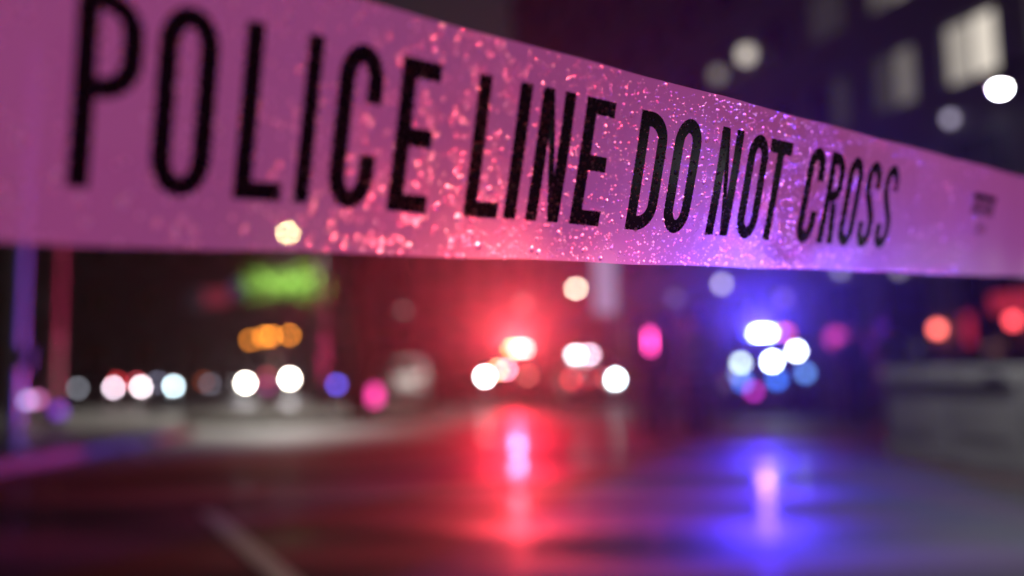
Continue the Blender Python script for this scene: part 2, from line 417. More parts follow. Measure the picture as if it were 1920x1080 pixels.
# ------------------------------------------------------------------ vehicles
def lerp3(a, b, k): return tuple(a[i] + (b[i]-a[i])*k for i in range(3))
def pane_on(face, u0, u1, v0, v1, proud=.006, n=1):
    a, b, c, d = [Vector(p) for p in face]            # a-b bottom, d-c top
    nr = (b-a).cross(d-a).normalized()
    f = lambda u, v: (a.lerp(b, u)).lerp(d.lerp(c, u), v) + nr*proud
    g = lambda u, v: f(u, v) - nr*(proud + .004)
    m = MB(); m.loft([[g(u0,v0), g(u1,v0), g(u1,v1), g(u0,v1)], [f(u0,v0), f(u1,v0), f(u1,v1), f(u0,v1)]])
    return m
def car(name, label, cat, loc, rz, paintm, L=4.7, W=1.86, H=1.48, belt=.95, hood=.86, wb=1.15, wt=2.0, rt=.95, rb=.25, nose=.62, group=None, head=None, tail=None, white_door=None):
    o = empty(name, loc, rz, label=label, cat=cat, group=group)
    y0, y1, w = -L/2, L/2, W/2
    def ring(y, hw, zb, zt):
        pts = [(.90, zb), (.985, zb+.10), (1.0, zb+(zt-zb)*.45), (.985, zt-.14), (.93, zt-.04), (.70, zt)]
        return [(hw*a, y, z) for a, z in pts] + [(-hw*a, y, z) for a, z in reversed(pts)]
    st = [(y0, w*.80, .30, nose), (y0+.08, w*.90, .24, nose+.08), (y0+.45, w*.97, .20, hood-.06), (y0+wb, w, .19, hood+.05), (y0+wb+.25, w, .19, belt),
          (0, w, .19, belt+.01), (y1-rb-.4, w, .19, belt+.04), (y1-rb, w*.98, .2, belt+.03), (y1-.07, w*.92, .26, belt-.08), (y1, w*.84, .34, belt-.25)]
    MB().loft([ring(*s) for s in st]).build('body', paintm, o, True)
    bw, tw = w*.93, w*.76; zb, zt = belt-.03, H
    B = [(-bw, y0+wb, zb), (bw, y0+wb, zb), (bw, y1-rb, zb), (-bw, y1-rb, zb)]
    Tp = [(-tw, y0+wt, zt-.05), (tw, y0+wt, zt-.05), (tw, y1-rt, zt-.05), (-tw, y1-rt, zt-.05)]
    Tq = [(-tw+.12, y0+wt+.2, zt), (tw-.12, y0+wt+.2, zt), (tw-.12, y1-rt-.2, zt), (-tw+.12, y1-rt-.2, zt)]
    MB().loft([B, Tp, Tq]).build('roof', paintm, o)
    gm = glass()
    pane_on((B[0], B[1], Tp[1], Tp[0]), .06, .94, .08, .94).build('windscreen', gm, o)
    pane_on((B[2], B[3], Tp[3], Tp[2]), .08, .92, .12, .9).build('rear_window', gm, o)
    for face in ((B[1], B[2], Tp[2], Tp[1]), (B[3], B[0], Tp[0], Tp[3])):
        pane_on(face, .10, .48, .12, .9).build('side_window', gm, o)
        pane_on(face, .52, .90, .12, .9).build('side_window', gm, o)
    for sx in (-1, 1):
        for yy in (y0+.86, y1-.88):
            r = .345
            t = MB().lathe([(.2,-.11),(r-.03,-.11),(r,-.08),(r,.08),(r-.03,.11),(.2,.11)], (sx*(w-.10), yy, r), 'x', 20)
            wh = empty('wheel', (0,0,0)); wh.parent = o
            t.build('tyre', rubber(), wh, True)
            MB().lathe([(.02,-.09),(.2,-.10),(.21,.0),(.2,.10),(.02,.09)], (sx*(w-.095), yy, r), 'x', 16).build('rim', steel(), wh, True)
        m = MB().box(sx*(w+.06)-.09, sx*(w+.06)+.09, y0+wb+.32, y0+wb+.46, belt+.02, belt+.16, .03); m.build('mirror', paintm, o)
        for yy in (-.05, .95):
            MB().box(sx*(w+.012)-.012, sx*(w+.012)+.012, yy, yy+.17, belt-.16, belt-.125, .004).build('door_handle', black(), o)
        # lamps: a dark housing with a bright lens in it
        hx, hz = sx*w*.70, nose+.02
        hh = MB().box(hx-.17, hx+.17, y0-.03, y0+.12, hz-.08, hz+.08, .03).build('headlight', black(), o)
        hm = head[0 if sx < 0 else 1] if head else None
        MB().lathe([(.085,.02),(.085,-.015),(.06,-.035),(.0,-.04)], (hx, y0-.025, hz), 'y', 16).build('lens', hm or mat('unlit_lens', (.35,.36,.38), .1, spec=.7), hh, True)
        tx = sx*w*.72
        MB().box(tx-.16, tx+.16, y1-.10, y1+.03, belt-.26, belt-.10, .03).build('tail_light', tail or mat('red_lens', (.25,.01,.01), .15), o)
    MB().box(-w*.42, w*.42, y0-.025, y0+.1, nose-.14, nose+.06, .02).build('grille', black(), o)
    MB().box(-w*.86, w*.86, y0-.07, y0+.1, .30, nose-.18, .04).build('bumper', black(), o)
    MB().box(-w*.86, w*.86, y1-.1, y1+.07, .32, .56, .04).build('bumper', black(), o)
    MB().box(-.26, .26, y0-.082, y0-.068, .36, .47, .003).build('licence_plate', mat('plate_white', (.6,.6,.58), .4), o)
    return o
def led(parent, x, y, z, r, c, s, name='strobe_light', wide=None):
    """A round (or pill shaped) warning light facing the front of its vehicle."""
    h = MB().lathe([(r*1.35, .05), (r*1.35, -.012), (r*1.05, -.02)], (x, y, z), 'y', 14).build(name, black(), parent, True)
    MB().lathe([(r, -.004), (r, -.026), (r*.7, -.026-r*.35), (r*.05, -.026-r*.5)], (x, y, z), 'y', 14).build('lens', glow(c, s), h, True)
    return h
def light_bar(o, y, z, half, mods):
    b = empty('light_bar', (0,0,0)); b.parent = o
    MB().box(-half, half, y-.13, y+.13, z+.03, z+.07, .012).build('tray', black(), b)
    for sx in (-.6, .6): MB().box(sx*half-.03, sx*half+.03, y-.1, y+.1, z-.03, z+.031, .008).build('foot', black(), b)
    n = len(mods)
    for i, (c, s) in enumerate(mods):
        x0 = -half + 2*half*i/n; x1 = -half + 2*half*(i+1)/n
        MB().box(x0+.012, x1-.012, y-.12, y+.12, z+.071, z+.155, .015).build('light_module', glow(c, s) if s else mat('smoked_lens', (.05,.05,.06), .15), b)
    MB().box(-half, half, y-.10, y+.10, z+.156, z+.17, .006).build('lid', black(), b)
    return b

RED, PINK, BLUE, WHITE, WARM = (1, .05, .07), (1, .12, .25), (.08, .12, 1), (.92, .95, 1), (1, .85, .6)
white_paint = mat('white_car_paint', (.75, .75, .74), .25, coat=.6)
black_paint = mat('black_car_paint', (.02, .02, .022), .2, coat=.7)
navy_paint = mat('dark_blue_car_paint', (.02, .025, .06), .22, coat=.7)
grey_paint = mat('grey_car_paint', (.2, .2, .21), .25, coat=.6)
def gpos(px, D): p = at(px, 700, D); return (p.x, p.y, 0)
suv = dict(L=4.95, W=2.0, H=1.72, belt=1.10, hood=1.0, nose=.86, wb=1.2, wt=1.95, rt=.55, rb=.12)

# the red-lit patrol car
A = car('police_car', 'patrol car with blazing red light bar facing us in the middle of the street', 'police car', gpos(957, 29.5), R(-3), black_paint,
        head=(glow(WHITE, 75), glow((1,.3,.25), 4)), group='police vehicles', **suv)
light_bar(A, -.35, 1.72, .62, [(RED, 0), (RED, 0), (RED, 0), ((1,.42,.07), 34), ((1,.38,.36), 46), ((1,.45,.40), 50)])
led(A, -.28, -2.50, 1.08, .065, (1,.45,.22), 45); led(A, .02, -2.52, 1.10, .065, (1,.35,.5), 40); led(A, .14, -2.55, .72, .07, RED, 6)
MB().box(-.5, .5, -2.66, -2.60, .42, .98, .02).build('push_bar', black(), A)
# the sedan beside it
Bq = car('police_car', 'patrol sedan with small white lights stepping down behind the person holding the pink wand', 'police car', gpos(1094, 26.5), R(2), white_paint,
         head=(glow(RED, 7), glow((.75,.95,1), 60)), group='police vehicles', H=1.42, nose=.74, hood=.92, belt=.98)
light_bar(Bq, .15, 1.42, .55, [((.6,.7,1), 0), (WHITE, 34), (PINK, 2), ((1,.75,.95), 22), (RED, 0)])
led(Bq, -.15, -2.42, .78, .07, RED, 5); led(Bq, .35, -2.42, .78, .07, (1,.2,.2), 5)
# the blue-lit patrol car
Cq = car('police_car', 'patrol car under a cluster of white and blue lights with its light bar blazing blue', 'police car', gpos(1432, 20.5), R(-13), navy_paint,
         head=(glow((.35,.5,1), 3), glow((.15,.35,1), 5)), group='police vehicles', **suv)
light_bar(Cq, -.35, 1.74, .62, [(BLUE, 0), (BLUE, 6), ((.55,.68,1), 60), ((.5,.65,1), 60), (BLUE, 8), (PINK, 8)])
led(Cq, .66, -1.30, 1.38, .07, (.75,.85,1), 48); led(Cq, .02, -2.5, 1.14, .08, (.7,.85,1), 48); led(Cq, -.64, -2.48, 1.12, .075, (.75,.95,.9), 11)
led(Cq, -.62, -2.54, .70, .09, (.05,.2,1), 5); led(Cq, .10, -2.54, .74, .09, (.05,.2,1), 6); led(Cq, -.40, -2.58, .50, .08, (.8,.05,.7), 4)

# car beside the photographer, outside the picture: its headlights glint on the tape
hc = car('parked_car', 'grey car facing the tape side-on with its headlights lit, beside the photographer', 'car', (5.95, 1.32, 0), R(-90), grey_paint, nose=.52, head=(glow((.93,.94,1), 5), glow((.93,.94,1), 5)))
# box truck with amber roof lights
tk = empty('box_truck', gpos(503, 39), R(4), label='dark box truck with headlights on and amber lights along its roof', cat='truck')
tp_ = mat('truck_paint', (.10, .10, .12), .35, noise=.2)
MB().box(-1.12, 1.12, 2.0, 7.4, .75, 3.25, .05).build('cargo_box', tp_, tk)
MB().loft([[(-1.02,0,.45),(1.02,0,.45),(1.02,2.0,.45),(-1.02,2.0,.45)], [(-1.05,-.02,1.25),(1.05,-.02,1.25),(1.05,2.0,1.25),(-1.05,2.0,1.25)],
           [(-.95,.45,2.35),(.95,.45,2.35),(.95,2.0,2.45),(-.95,2.0,2.45)]]).build('cab', tp_, tk)
MB().loft([[(-.93,.02,1.33),(.93,.02,1.33),(.93,.10,1.33),(-.93,.10,1.33)], [(-.85,.35,2.22),(.85,.35,2.22),(.85,.43,2.22),(-.85,.43,2.22)]]).build('windscreen', glass(), tk)
MB().box(-1.08, 1.08, -.12, .1, .42, .66, .03).build('bumper', steel(), tk)
MB().box(-.5, .5, -.05, .05, .8, 1.15, .02).build('grille', black(), tk)
for x, z, s in ((-1.02, .70, 90), (1.02, .88, 110)):
    led(tk, x*1.0, -.06, z, .12, (1,.93,.8), s, 'headlight')
for x, z, s in ((-1.50, 2.80, 12.8), (-.66, 2.95, 16.8), (-.26, 2.99, 32), (.62, 3.02, 16.8)):
    led(tk, max(-1.3, x*.98), 1.82, z, .11, (1,.30,.03), s, 'roof_light')
led(tk, -.05, -.09, .98, .13, (1,.10,.16), 3, 'marker_light'); led(tk, .0, -.14, .54, .13, (.9,.08,.55), 2.2, 'marker_light')
MB().box(-1.3, 1.05, 1.86, 1.99, 2.46, 3.1, .02).build('wind_fairing', tp_, tk)
for sx in (-1, 1):
    for y in (.85, 5.9):
        wh = empty('wheel', (0,0,0)); wh.parent = tk
        MB().lathe([(.25,-.14),(.45,-.14),(.48,-.1),(.48,.1),(.45,.14),(.25,.14)], (sx*.92, y, .48), 'x', 20).build('tyre', rubber(), wh, True)
        MB().lathe([(.02,-.1),(.25,-.12),(.25,.12),(.02,.1)], (sx*.92, y, .48), 'x', 14).build('rim', steel(), wh, True)
    MB().box(sx*1.18-.06, sx*1.18+.06, .25, .34, 1.5, 1.95, .02).build('mirror', black(), tk)
MB().box(-.9, .9, .2, 7.2, .5, .74).build('chassis', black(), tk)

# cars far down the street
def far_car(px, D, rz, label, hl, hr, pm, **k):
    return car('parked_car', label, 'car', gpos(px, D), R(rz), pm, head=(hl, hr), group='cars far down the street', **k)
f1 = far_car(186, 36, 24, 'far car with one grey and one pink-white headlight, leftmost in the row of cars', glow((.7,.72,.85), 5), glow((1,.8,.95), 30), grey_paint)
led(f1, .78, -2.38, .86, .09, RED, 8)
f2 = far_car(300, 38, 21, 'far car with two glaring white headlights, second in the row of cars', glow((1,.85,.92), 40), glow((.7,.9,1), 45), white_paint)
led(f2, -.82, -2.38, .84, .08, (1,.1,.15), 9); led(f2, .0, -2.40, .82, .09, (.6,.6,.9), 4)
f3 = far_car(421, 46, 18, 'far dark car with dim lilac headlights next to the box truck', glow((.6,.58,.75), 6), glow((.5,.48,.5), 3.5), navy_paint)
led(f3, -1.0, -2.3, .80, .09, (.8,.15,.06), 4)
f4 = far_car(640, 33, 5, 'dark sedan with a single violet-blue lamp behind the tree on the traffic island', None, None, black_paint)
led(f4, .12, -2.42, .66, .11, (.16,.12,1), 10)
wc = car('parked_car', 'white hatchback parked tail towards us between the tree and the red glow', 'car', gpos(760, 27), R(183), white_paint, L=4.1, W=1.75, H=1.46, rt=.5, rb=.1, group='cars far down the street')

# ------------------------------------------------------------------ street lamps and other lamps
def street_lamp(px, py, D, label, c, strength, power, lens=.12, arm=-.9, beam_c=None, group='street lamps', ph=None):
    p = at(px, py, D); o = empty('street_lamp', (p.x - arm, p.y, 0), label=label, cat='street lamp', group=group)
    h = p.z + .12; dm = dark_metal()
    MB().lathe([(.16,0),(.16,.35),(.10,.42),(.085,.5),(.055,h*.96),(.05,h+.05)], n=14).build('pole', dm, o, True)
    MB().tube([(0,0,h-.1), (arm*.3,0,h+.1), (arm*.75,0,h+.13), (arm,0,h+.08)], [.045,.04,.035,.035]).build('arm', dm, o, True)
    hd = MB().lathe([(.05,.14),(lens*1.5,.06),(lens*1.7,0),(lens*1.2,-.01)], (arm,0,h-.06), 'z', 18).build('lamp_head', dm, o, True)
    MB().lathe([(lens,-.008),(lens*.95,-lens*.45),(lens*.6,-lens*.85),(.004,-lens)], (arm,0,h-.06), 'z', 18).build('lens', glow(c, strength), hd, True)
    if power: lamp('SPOT', 'street_lamp_light', (p.x, p.y, h-.16-lens), beam_c or c, power, lens*.8, (p.x, p.y, 0), 136, parent=o, blend=.35)
    return o
street_lamp(540, 437, 21, 'street lamp shining through the tape just above the lit green tree', (1,.78,.36), 75, 1900, .11, -.9, (.98,.95,.88))
street_lamp(1080, 541, 44, 'far street lamp with a warm white light above the patrol sedan', (1,.88,.66), 30, 120, .16, -.8)
street_lamp(1876, 176, 6.5, 'street lamp with a hard white light high in the corner by the lit windows', (.93,.96,1), 120, 190, .045, -1.0)
street_lamp(757, 582, 52, 'far dim street lamp above the white hatchback', (.8,.72,.72), 1.6, 0, .16, .8)

# ------------------------------------------------------------------ trees
def tree(name, label, x, y, trunk_h, crown_c, crown_r, n, leafm, r0=.2, leaf=.16, z0=0.0, seed=1, group=None):
    rn = random.Random(seed); o = empty(name, (x, y, z0), label=label, cat='tree', group=group)
    bark = mat('bark', (.07, .055, .045), .85, noise=.4, scale=12, bump=.5)
    tr = MB().tube([(0,0,0),(.03,.02,trunk_h*.3),(-.04,.0,trunk_h*.65),(0,0,trunk_h),(.05,.1,trunk_h+crown_r[2])], [r0*1.3,r0,r0*.85,r0*.7,r0*.25], 12)
    cc = Vector(crown_c)
    blobs = [(cc.copy(), .55*min(crown_r)), (cc + Vector((crown_r[0]*.3, 0, -.1)), .45*min(crown_r)), (cc - Vector((crown_r[0]*.3, 0, .05)), .5*min(crown_r))]
    for k in range(11):
        a = rn.uniform(0, 6.28); e = rn.uniform(-.6, .9); q = rn.uniform(.45, .85)
        c = cc + Vector((crown_r[0]*q*math.cos(a)*math.cos(e), crown_r[1]*q*math.sin(a)*math.cos(e), crown_r[2]*q*math.sin(e)))
        blobs.append((c, rn.uniform(.28, .5)*min(crown_r)))
        s = Vector((0, 0, trunk_h*rn.uniform(.72, 1.0)))
        tr.tube([s, s.lerp(c, .5) + Vector((0,0,.15)), c], [r0*.38, r0*.22, r0*.07], 6)
    tr.build('trunk', bark, o, True)
    lv = MB()
    for k in range(n):
        c, rad = rn.choice(blobs)
        d = Vector((rn.gauss(0,1), rn.gauss(0,1), rn.gauss(0,.8))); d = d.normalized() * rad * rn.random()**.45 * 1.25
        p = c + d; a = Vector((rn.gauss(0,1), rn.gauss(0,1), rn.gauss(0,1))).normalized(); b = a.cross(Vector((rn.gauss(0,1), rn.gauss(0,1), 1))).normalized()
        l = leaf*rn.uniform(.6, 1.2)
        lv.add([p - a*l, p - b*l*.42, p + a*l, p + b*l*.42], [(0,1,2,3)])
    lv.build('crown', leafm, o)
    return o
def leaf_material():
    m = bpy.data.materials.new('green_leaves'); m.use_nodes = True; n = m.node_tree; L = n.links.new
    n.nodes.remove(n.nodes['Principled BSDF'])
    tc = n.nodes.new('ShaderNodeTexCoord'); t = n.nodes.new('ShaderNodeTexNoise'); t.inputs['Scale'].default_value = 2.2
    L(tc.outputs['Object'], t.inputs['Vector'])
    mx = n.nodes.new('ShaderNodeMix'); mx.data_type = 'RGBA'; mx.inputs['A'].default_value = (.05,.12,.02,1); mx.inputs['B'].default_value = (.11,.22,.03,1)
    L(t.outputs['Fac'], mx.inputs['Factor'])
    d = n.nodes.new('ShaderNodeBsdfDiffuse'); tr = n.nodes.new('ShaderNodeBsdfTranslucent'); ms = n.nodes.new('ShaderNodeMixShader'); ms.inputs[0].default_value = .5
    L(mx.outputs['Result'], d.inputs[0]); L(mx.outputs['Result'], tr.inputs[0]); L(d.outputs[0], ms.inputs[1]); L(tr.outputs[0], ms.inputs[2])
    L(ms.outputs[0], n.nodes['Material Output'].inputs[0])
    return m
leafm = leaf_material()
g1 = gpos(672, 18)
tree('street_tree', 'tree with a dark bare trunk standing on the traffic island', g1[0], g1[1], 3.6, (.5, 1.0, 6.2), (2.2, 2.2, 1.7), 3000, leafm, .19, z0=.14, seed=3, group='street trees')
g2 = at(533, 538, 22.3)
tree('street_tree', 'tree with leaves lit bright green by the street lamp behind the tape', g2.x - .2, g2.y, 2.2, (.15, .2, g2.z), (1.6, .8, 1.0), 1700, leafm, .12, z0=.14, seed=5, group='street trees')
g3 = at(742, 628, 37)
tree('street_tree', 'small far tree with dull yellow-green leaves above the white hatchback', g3.x, g3.y, 1.7, (0, 0, 2.75), (1.3, 1.1, .75), 1500, leafm, .09, seed=8, group='street trees')

# ------------------------------------------------------------------ left: pale column, dark pole, beacons
p = gpos(26, 10.4)
o = empty('signal_mast', (p[0], p[1], .13), label='pale round mast at the very edge of the street, lit violet', cat='mast')
mw = mat('white_enamel', (.7,.7,.7), .35, noise=.1)
MB().lathe([(.20,0),(.20,.03),(.115,.06),(.11,.5),(.09,5.2)], n=20).build('shaft', mw, o, True)
MB().box(.10, .20, -.08, .08, 1.0, 1.25, .01).build('push_button_box', black(), o)
p = gpos(93, 16.5)
o = empty('utility_pole', (p[0], p[1], .13), label='thick dark pole lit magenta beside the pale mast', cat='pole')
MB().lathe([(.24,0),(.21,.4),(.18,3),(.15,8)], n=16).build('shaft', mat('dark_timber', (.16,.12,.11), .6, noise=.35, scale=9, bump=.4), o, True)
for z in (1.6, 3.4): MB().lathe([(.195,z),(.20,z+.01),(.20,z+.05),(.195,z+.06)], n=16).build('band', steel(), o, True)
def beacon(px, py, D, label, c, s, z0=0.0, r=.1, tall=.12):
    p_ = at(px, py, D); o = empty('warning_beacon', (p_.x, p_.y, z0), label=label, cat='beacon', group='warning beacons on posts')
    h = p_.z - z0
    MB().lathe([(.17,0),(.17,.05),(.05,.08),(.035,.12),(.035,h-tall)], n=14).build('post', black(), o, True)
    MB().lathe([(.05,h-tall-.03),(r*.9,h-tall),(r,h-tall+.02)], n=14).build('collar', black(), o, True)
    MB().lathe([(r*.9,h-tall+.021),(r,h-tall+.06),(r,h+tall*.6),(r*.6,h+tall),(.005,h+tall*1.1)], n=14).build('lens', glow(c, s), o, True)
beacon(703, 742, 17.2, 'post beacon glowing magenta at the foot of the island tree', (1,.06,.38), 3.2, .15, .10, .17)
beacon(52, 752, 15.2, 'post beacon glowing pale violet in front of the dark pole', (.65,.5,1), 3.5, .13, .07, .07)
beacon(70, 750, 16.0, 'post beacon glowing pink behind the pale violet one', (1,.25,.7), 3.0, .13, .07, .07)
beacon(110, 771, 14.6, 'post beacon glowing deep purple beside the dark pole', (.35,.08,.9), 1.4, .13, .09, .09)

# ------------------------------------------------------------------ right: concrete block
pb = at(1900, 700, 7.6)
o = empty('concrete_block', (pb.x, pb.y, 0), R(107), label='waist-high pale cast-stone parapet block with a coping at the edge of the street', cat='barrier')
stone_b = mat('cast_stone', (.34, .32, .31), .7, noise=.35, scale=3, bump=.4)
for k in range(2):
    x0, x1 = k*.85 + .006, (k+1)*.85 - .006
    MB().box(x0, x1, -.58, -.04, .12, .80, .012).build('side_slab', stone_b, o)
    MB().box(x0+.12, x1-.12, -.039, -.025, .26, .66, .006).build('raised_panel', stone_b, o)
    MB().box(x0-.003, x1+.003, -.64, .02, .801, .955, .02).build('coping_stone', concrete(), o)
MB().box(-.02, 1.72, -.62, 0, 0, .119, .01).build('plinth', stone_b, o)
MB().box(.10, .30, .021, .026, .84, .90, .002).build('drain_slot', black(), o)
# ------------------------------------------------------------------ buildings
stone_d = mat('dark_stone_cladding', (.20, .19, .19), .6, noise=.2, scale=.8)
frame_m = mat('window_frame', (.08, .08, .085), .45, .3)
pane_m = mat('dark_window_glass', (.02, .022, .03), .08, spec=.6)
def building(name, label, origin, rz, length, depth, floors, fh, ww, gap, sill, wh, lit, ground=4.2, start=0.0):
    """Local x along the facade, street side at +y."""
    o = empty(name, origin, rz, label=label, cat='building', group='buildings along the street')
    wall = MB(); n = int((length - gap) // (ww + gap)); H = ground + floors*fh + .8
    wall.box(0, length, -depth, -.32, 0, H)
    wall.box(0, length, -.319, 0, 0, ground*.18); wall.box(0, length, -.319, 0, ground*.8, ground+sill)
    for f in range(floors):
        z0 = ground + f*fh + sill + wh; z1 = ground + (f+1)*fh + sill if f < floors-1 else H
        wall.box(0, length, -.319, 0, z0, z1)
    zs = [(ground*.18, ground*.8)] + [(ground+f*fh+sill, ground+f*fh+sill+wh) for f in range(floors)]
    for za, zb in zs:
        x = 0
        for i in range(n+1):
            x1 = x + gap - (start if i == 0 else 0) if i < n else length
            wall.box(x, x1, -.319, 0, za, zb); x = x1 + ww
    wall.build('wall', stone_d, o)
    MB().box(-.15, length+.15, -depth-.15, .35, H+.002, H+.5, .05).build('cornice', stone_d, o)
    MB().box(-.05, length+.05, .003, .16, ground*.86, ground*.98, .02).build('string_course', stone_d, o)
    fr_me = {}
    for f in range(-1, floors):
        za, zb = zs[f+1]
        for i in range(n):
            x = gap - start + i*(ww+gap); key = f < 0
            c = (x + ww/2, -.22, za)
            h_ = zb - za
            if key not in fr_me:
                b = MB(); t = .07
                b.box(-ww/2, -ww/2+t, -.05, .05, 0, h_); b.box(ww/2-t, ww/2, -.05, .05, 0, h_)
                b.box(-ww/2+t, ww/2-t, -.05, .05, 0, t); b.box(-ww/2+t, ww/2-t, -.05, .05, h_-t, h_); b.box(-t/2, t/2, -.05, .05, t, h_-t)
                f0 = b.build('window', frame_m, o)
                g = [MB().box(-ww/2+t, -t/2, -.01, .01, t, h_-t).build('pane', pane_m, f0), MB().box(t/2, ww/2-t, -.01, .01, t, h_-t).build('pane', pane_m, f0)]
                fr_me[key] = (f0, g); fo, go = f0, g
            else:
                fo = fr_me[key][0].copy(); col.objects.link(fo); fo.parent = o
                go = []
                for g0 in fr_me[key][1]:
                    g1_ = g0.copy(); col.objects.link(g1_); g1_.parent = fo; go.append(g1_)
            fo.location = c
            if (i, f) in lit:
                c_, sl, sr = lit[(i, f)]
                for g1_, st_ in zip(go, (sl, sr)):
                    if st_: g1_.data = g1_.data.copy(); g1_.data.materials[0] = glow(c_, st_)
                fo['label'] = 'lit window'
    return o
WARMW = (1, .90, .76)
LIT_RIGHT = {(5,1): (WARMW,.8,.4), (4,1): (WARMW,.55,.8), (6,1): (WARMW,.16,.04), (7,1): (WARMW,.03,.0), (6,2): (WARMW,.25,.1), (7,2): (WARMW,.03,.03), (5,2): (WARMW,.3,.1)}
BR = dict(length=54.0, depth=10, floors=6, fh=3.7, ww=1.9, gap=1.1, sill=.9, wh=2.0, ground=5.3, start=1.05)
building('office_building', 'tall dark office building with a few lit windows along the far side of the street', tuple(P0), math.atan2(dirv.y, dirv.x), lit=LIT_RIGHT, **BR)
building('shop_building', 'low dark building standing behind the row of far cars', (-8.5, 52, 0), R(180), 30, 9, 3, 3.4, 1.5, 1.6, .9, 1.7, {(6, 0): ((.5,.42,.5), .10, .06), (3, 0): ((.4,.35,.5), .05, .02)})
building('tower_block', 'distant dark block closing the end of the street', (16, 105, 0), R(180), 40, 10, 7, 3.6, 1.8, 1.6, .9, 1.8, {})

# ------------------------------------------------------------------ signs and wall lamps on the right-hand building
def on_facade(px, py):
    m = (px - 960)/F; D = 24.3/(m + .4); p_ = at(px, py, D)
    return (p_ - P0).dot(dirv), p_.z, D
RZ = math.atan2(dirv.y, dirv.x)
def wall_lamp(px, py, label, c, s, r=.12):
    q_, z, D = on_facade(px, py); f = fac(q_, .16, 0)
    o = empty('wall_lamp', (f.x, f.y, z), RZ, label=label, cat='wall lamp', group='lamps on the office building')
    MB().box(-.05, .05, -.158, -.06, -.08, .08, .01).build('bracket', dark_metal(), o)
    MB().lathe([(.04,-r),(r*.8,-r*.7),(r,0),(r*.8,r*.7),(.04,r)], n=14).build('globe', glow(c, s), o, True)
    MB().lathe([(.1,r*.95),(.12,r*.97),(.05,r*1.3)], n=14).build('cap', dark_metal(), o, True)
wall_lamp(1362, 533, 'pale lilac lamp on the facade above the blue-lit patrol car', (.75,.68,.9), 4.5, .18)
wall_lamp(1585, 506, 'dim grey lamp half hidden by the lower edge of the tape', (.5,.45,.7), 1.8, .16)
wall_lamp(1696, 506, 'dim mauve lamp half hidden under the tape, nearer the red sign', (.5,.42,.55), 1.5, .15)
wall_lamp(1806, 226, 'dim grey-violet lamp high on the facade below the lit windows', (.5,.45,.6), 2.2, .14)
wall_lamp(1763, 617, 'salmon red lamp beside the red doorway panel', (1,.16,.12), 7.5, .15)
wall_lamp(1906, 601, 'red lamp at the edge of the picture under the red shop sign', (1,.08,.10), 6.0, .15)
wall_lamp(1692, 652, 'pale lilac lamp behind the officers by the concrete block', (.6,.52,.75), 2.8, .15)
wall_lamp(1422, 106, 'large warm lamp high on the facade, brighter of a pair', WARMW, 1.0, .34)
wall_lamp(1366, 143, 'large warm lamp high on the facade, dimmer of a pair', WARMW, .3, .30)
wall_lamp(985, 569, 'faint rosy lamp on the facade straight above the red light bar', (.7,.3,.3), 1.4, .3)
wall_lamp(1572, 634, 'magenta lamp beside the blue-lit patrol car', (1,.08,.5), 1.2, .3)
wall_lamp(1272, 558, 'faint violet lamp above the people standing in the street', (.4,.3,.75), 1.1, .2)
wall_lamp(1476, 560, 'faint violet lamp over the roof of the blue-lit patrol car', (.45,.25,.8), 1.0, .2)
def facade_sign(name, px0, px1, py0, py1, label, c, s):
    a, z1, D = on_facade(px0, py0); b, z0, D2 = on_facade(px1, py1); a, b = max(a, b), min(a, b)
    f = fac(b, .1, 0); o = empty(name, (f.x, f.y, z0), RZ, label=label, cat='sign')
    L_ = a - b; h = z1 - z0
    MB().box(0, L_, -.098, .04, 0, h, .02).build('box', dark_metal(), o)
    MB().box(.04, L_-.04, .041, .06, .04, h-.04).build('face', glow(c, s), o)
facade_sign('shop_sign', 1862, 1960, 552, 582, 'long glowing red shop sign on the office building', (1,.05,.10), .42)
facade_sign('door_panel', 1812, 1832, 588, 648, 'upright glowing red panel beside the shop door', (1,.04,.10), .55)
# upright white sign on the far corner of the building
v = at(1136, 588, 40); v2 = at(1134, 470, 40)
o = empty('banner_sign', (v.x, v.y, 0), label='upright glowing lilac-white banner above the patrol sedan', cat='sign')
MB().box(-.5, .5, -.1, .1, v.z, v2.z, .03).build('panel', glow((.62,.58,.95), .42), o)
MB().lathe([(.12,0),(.10,v.z)], n=12).build('post', dark_metal(), o, True)
MB().box(-.5, .5, -.12, .12, v2.z+.002, v2.z+.08, .01).build('cap', dark_metal(), o)
# red and blue sign of the low building
p = at(400, 556, 51.2); o = empty('shop_sign', (p.x, 51.98, p.z), R(180), label='dim crimson shop sign on the low building behind the far cars', cat='sign')
MB().box(-.9, .9, .022, .12, -.6, .6, .03).build('box', dark_metal(), o); MB().box(-.8, .8, .121, .14, -.5, .5).build('face', glow((.8,.08,.16), .22), o)
p = at(446, 538, 51.2); o = empty('shop_sign', (p.x, 51.98, p.z), R(180), label='dim navy shop sign next to the crimson one', cat='sign')
MB().box(-.7, .7, .022, .12, -.6, .6, .03).build('box', dark_metal(), o); MB().box(-.6, .6, .121, .14, -.5, .5).build('face', glow((.12,.14,.45), .2), o)

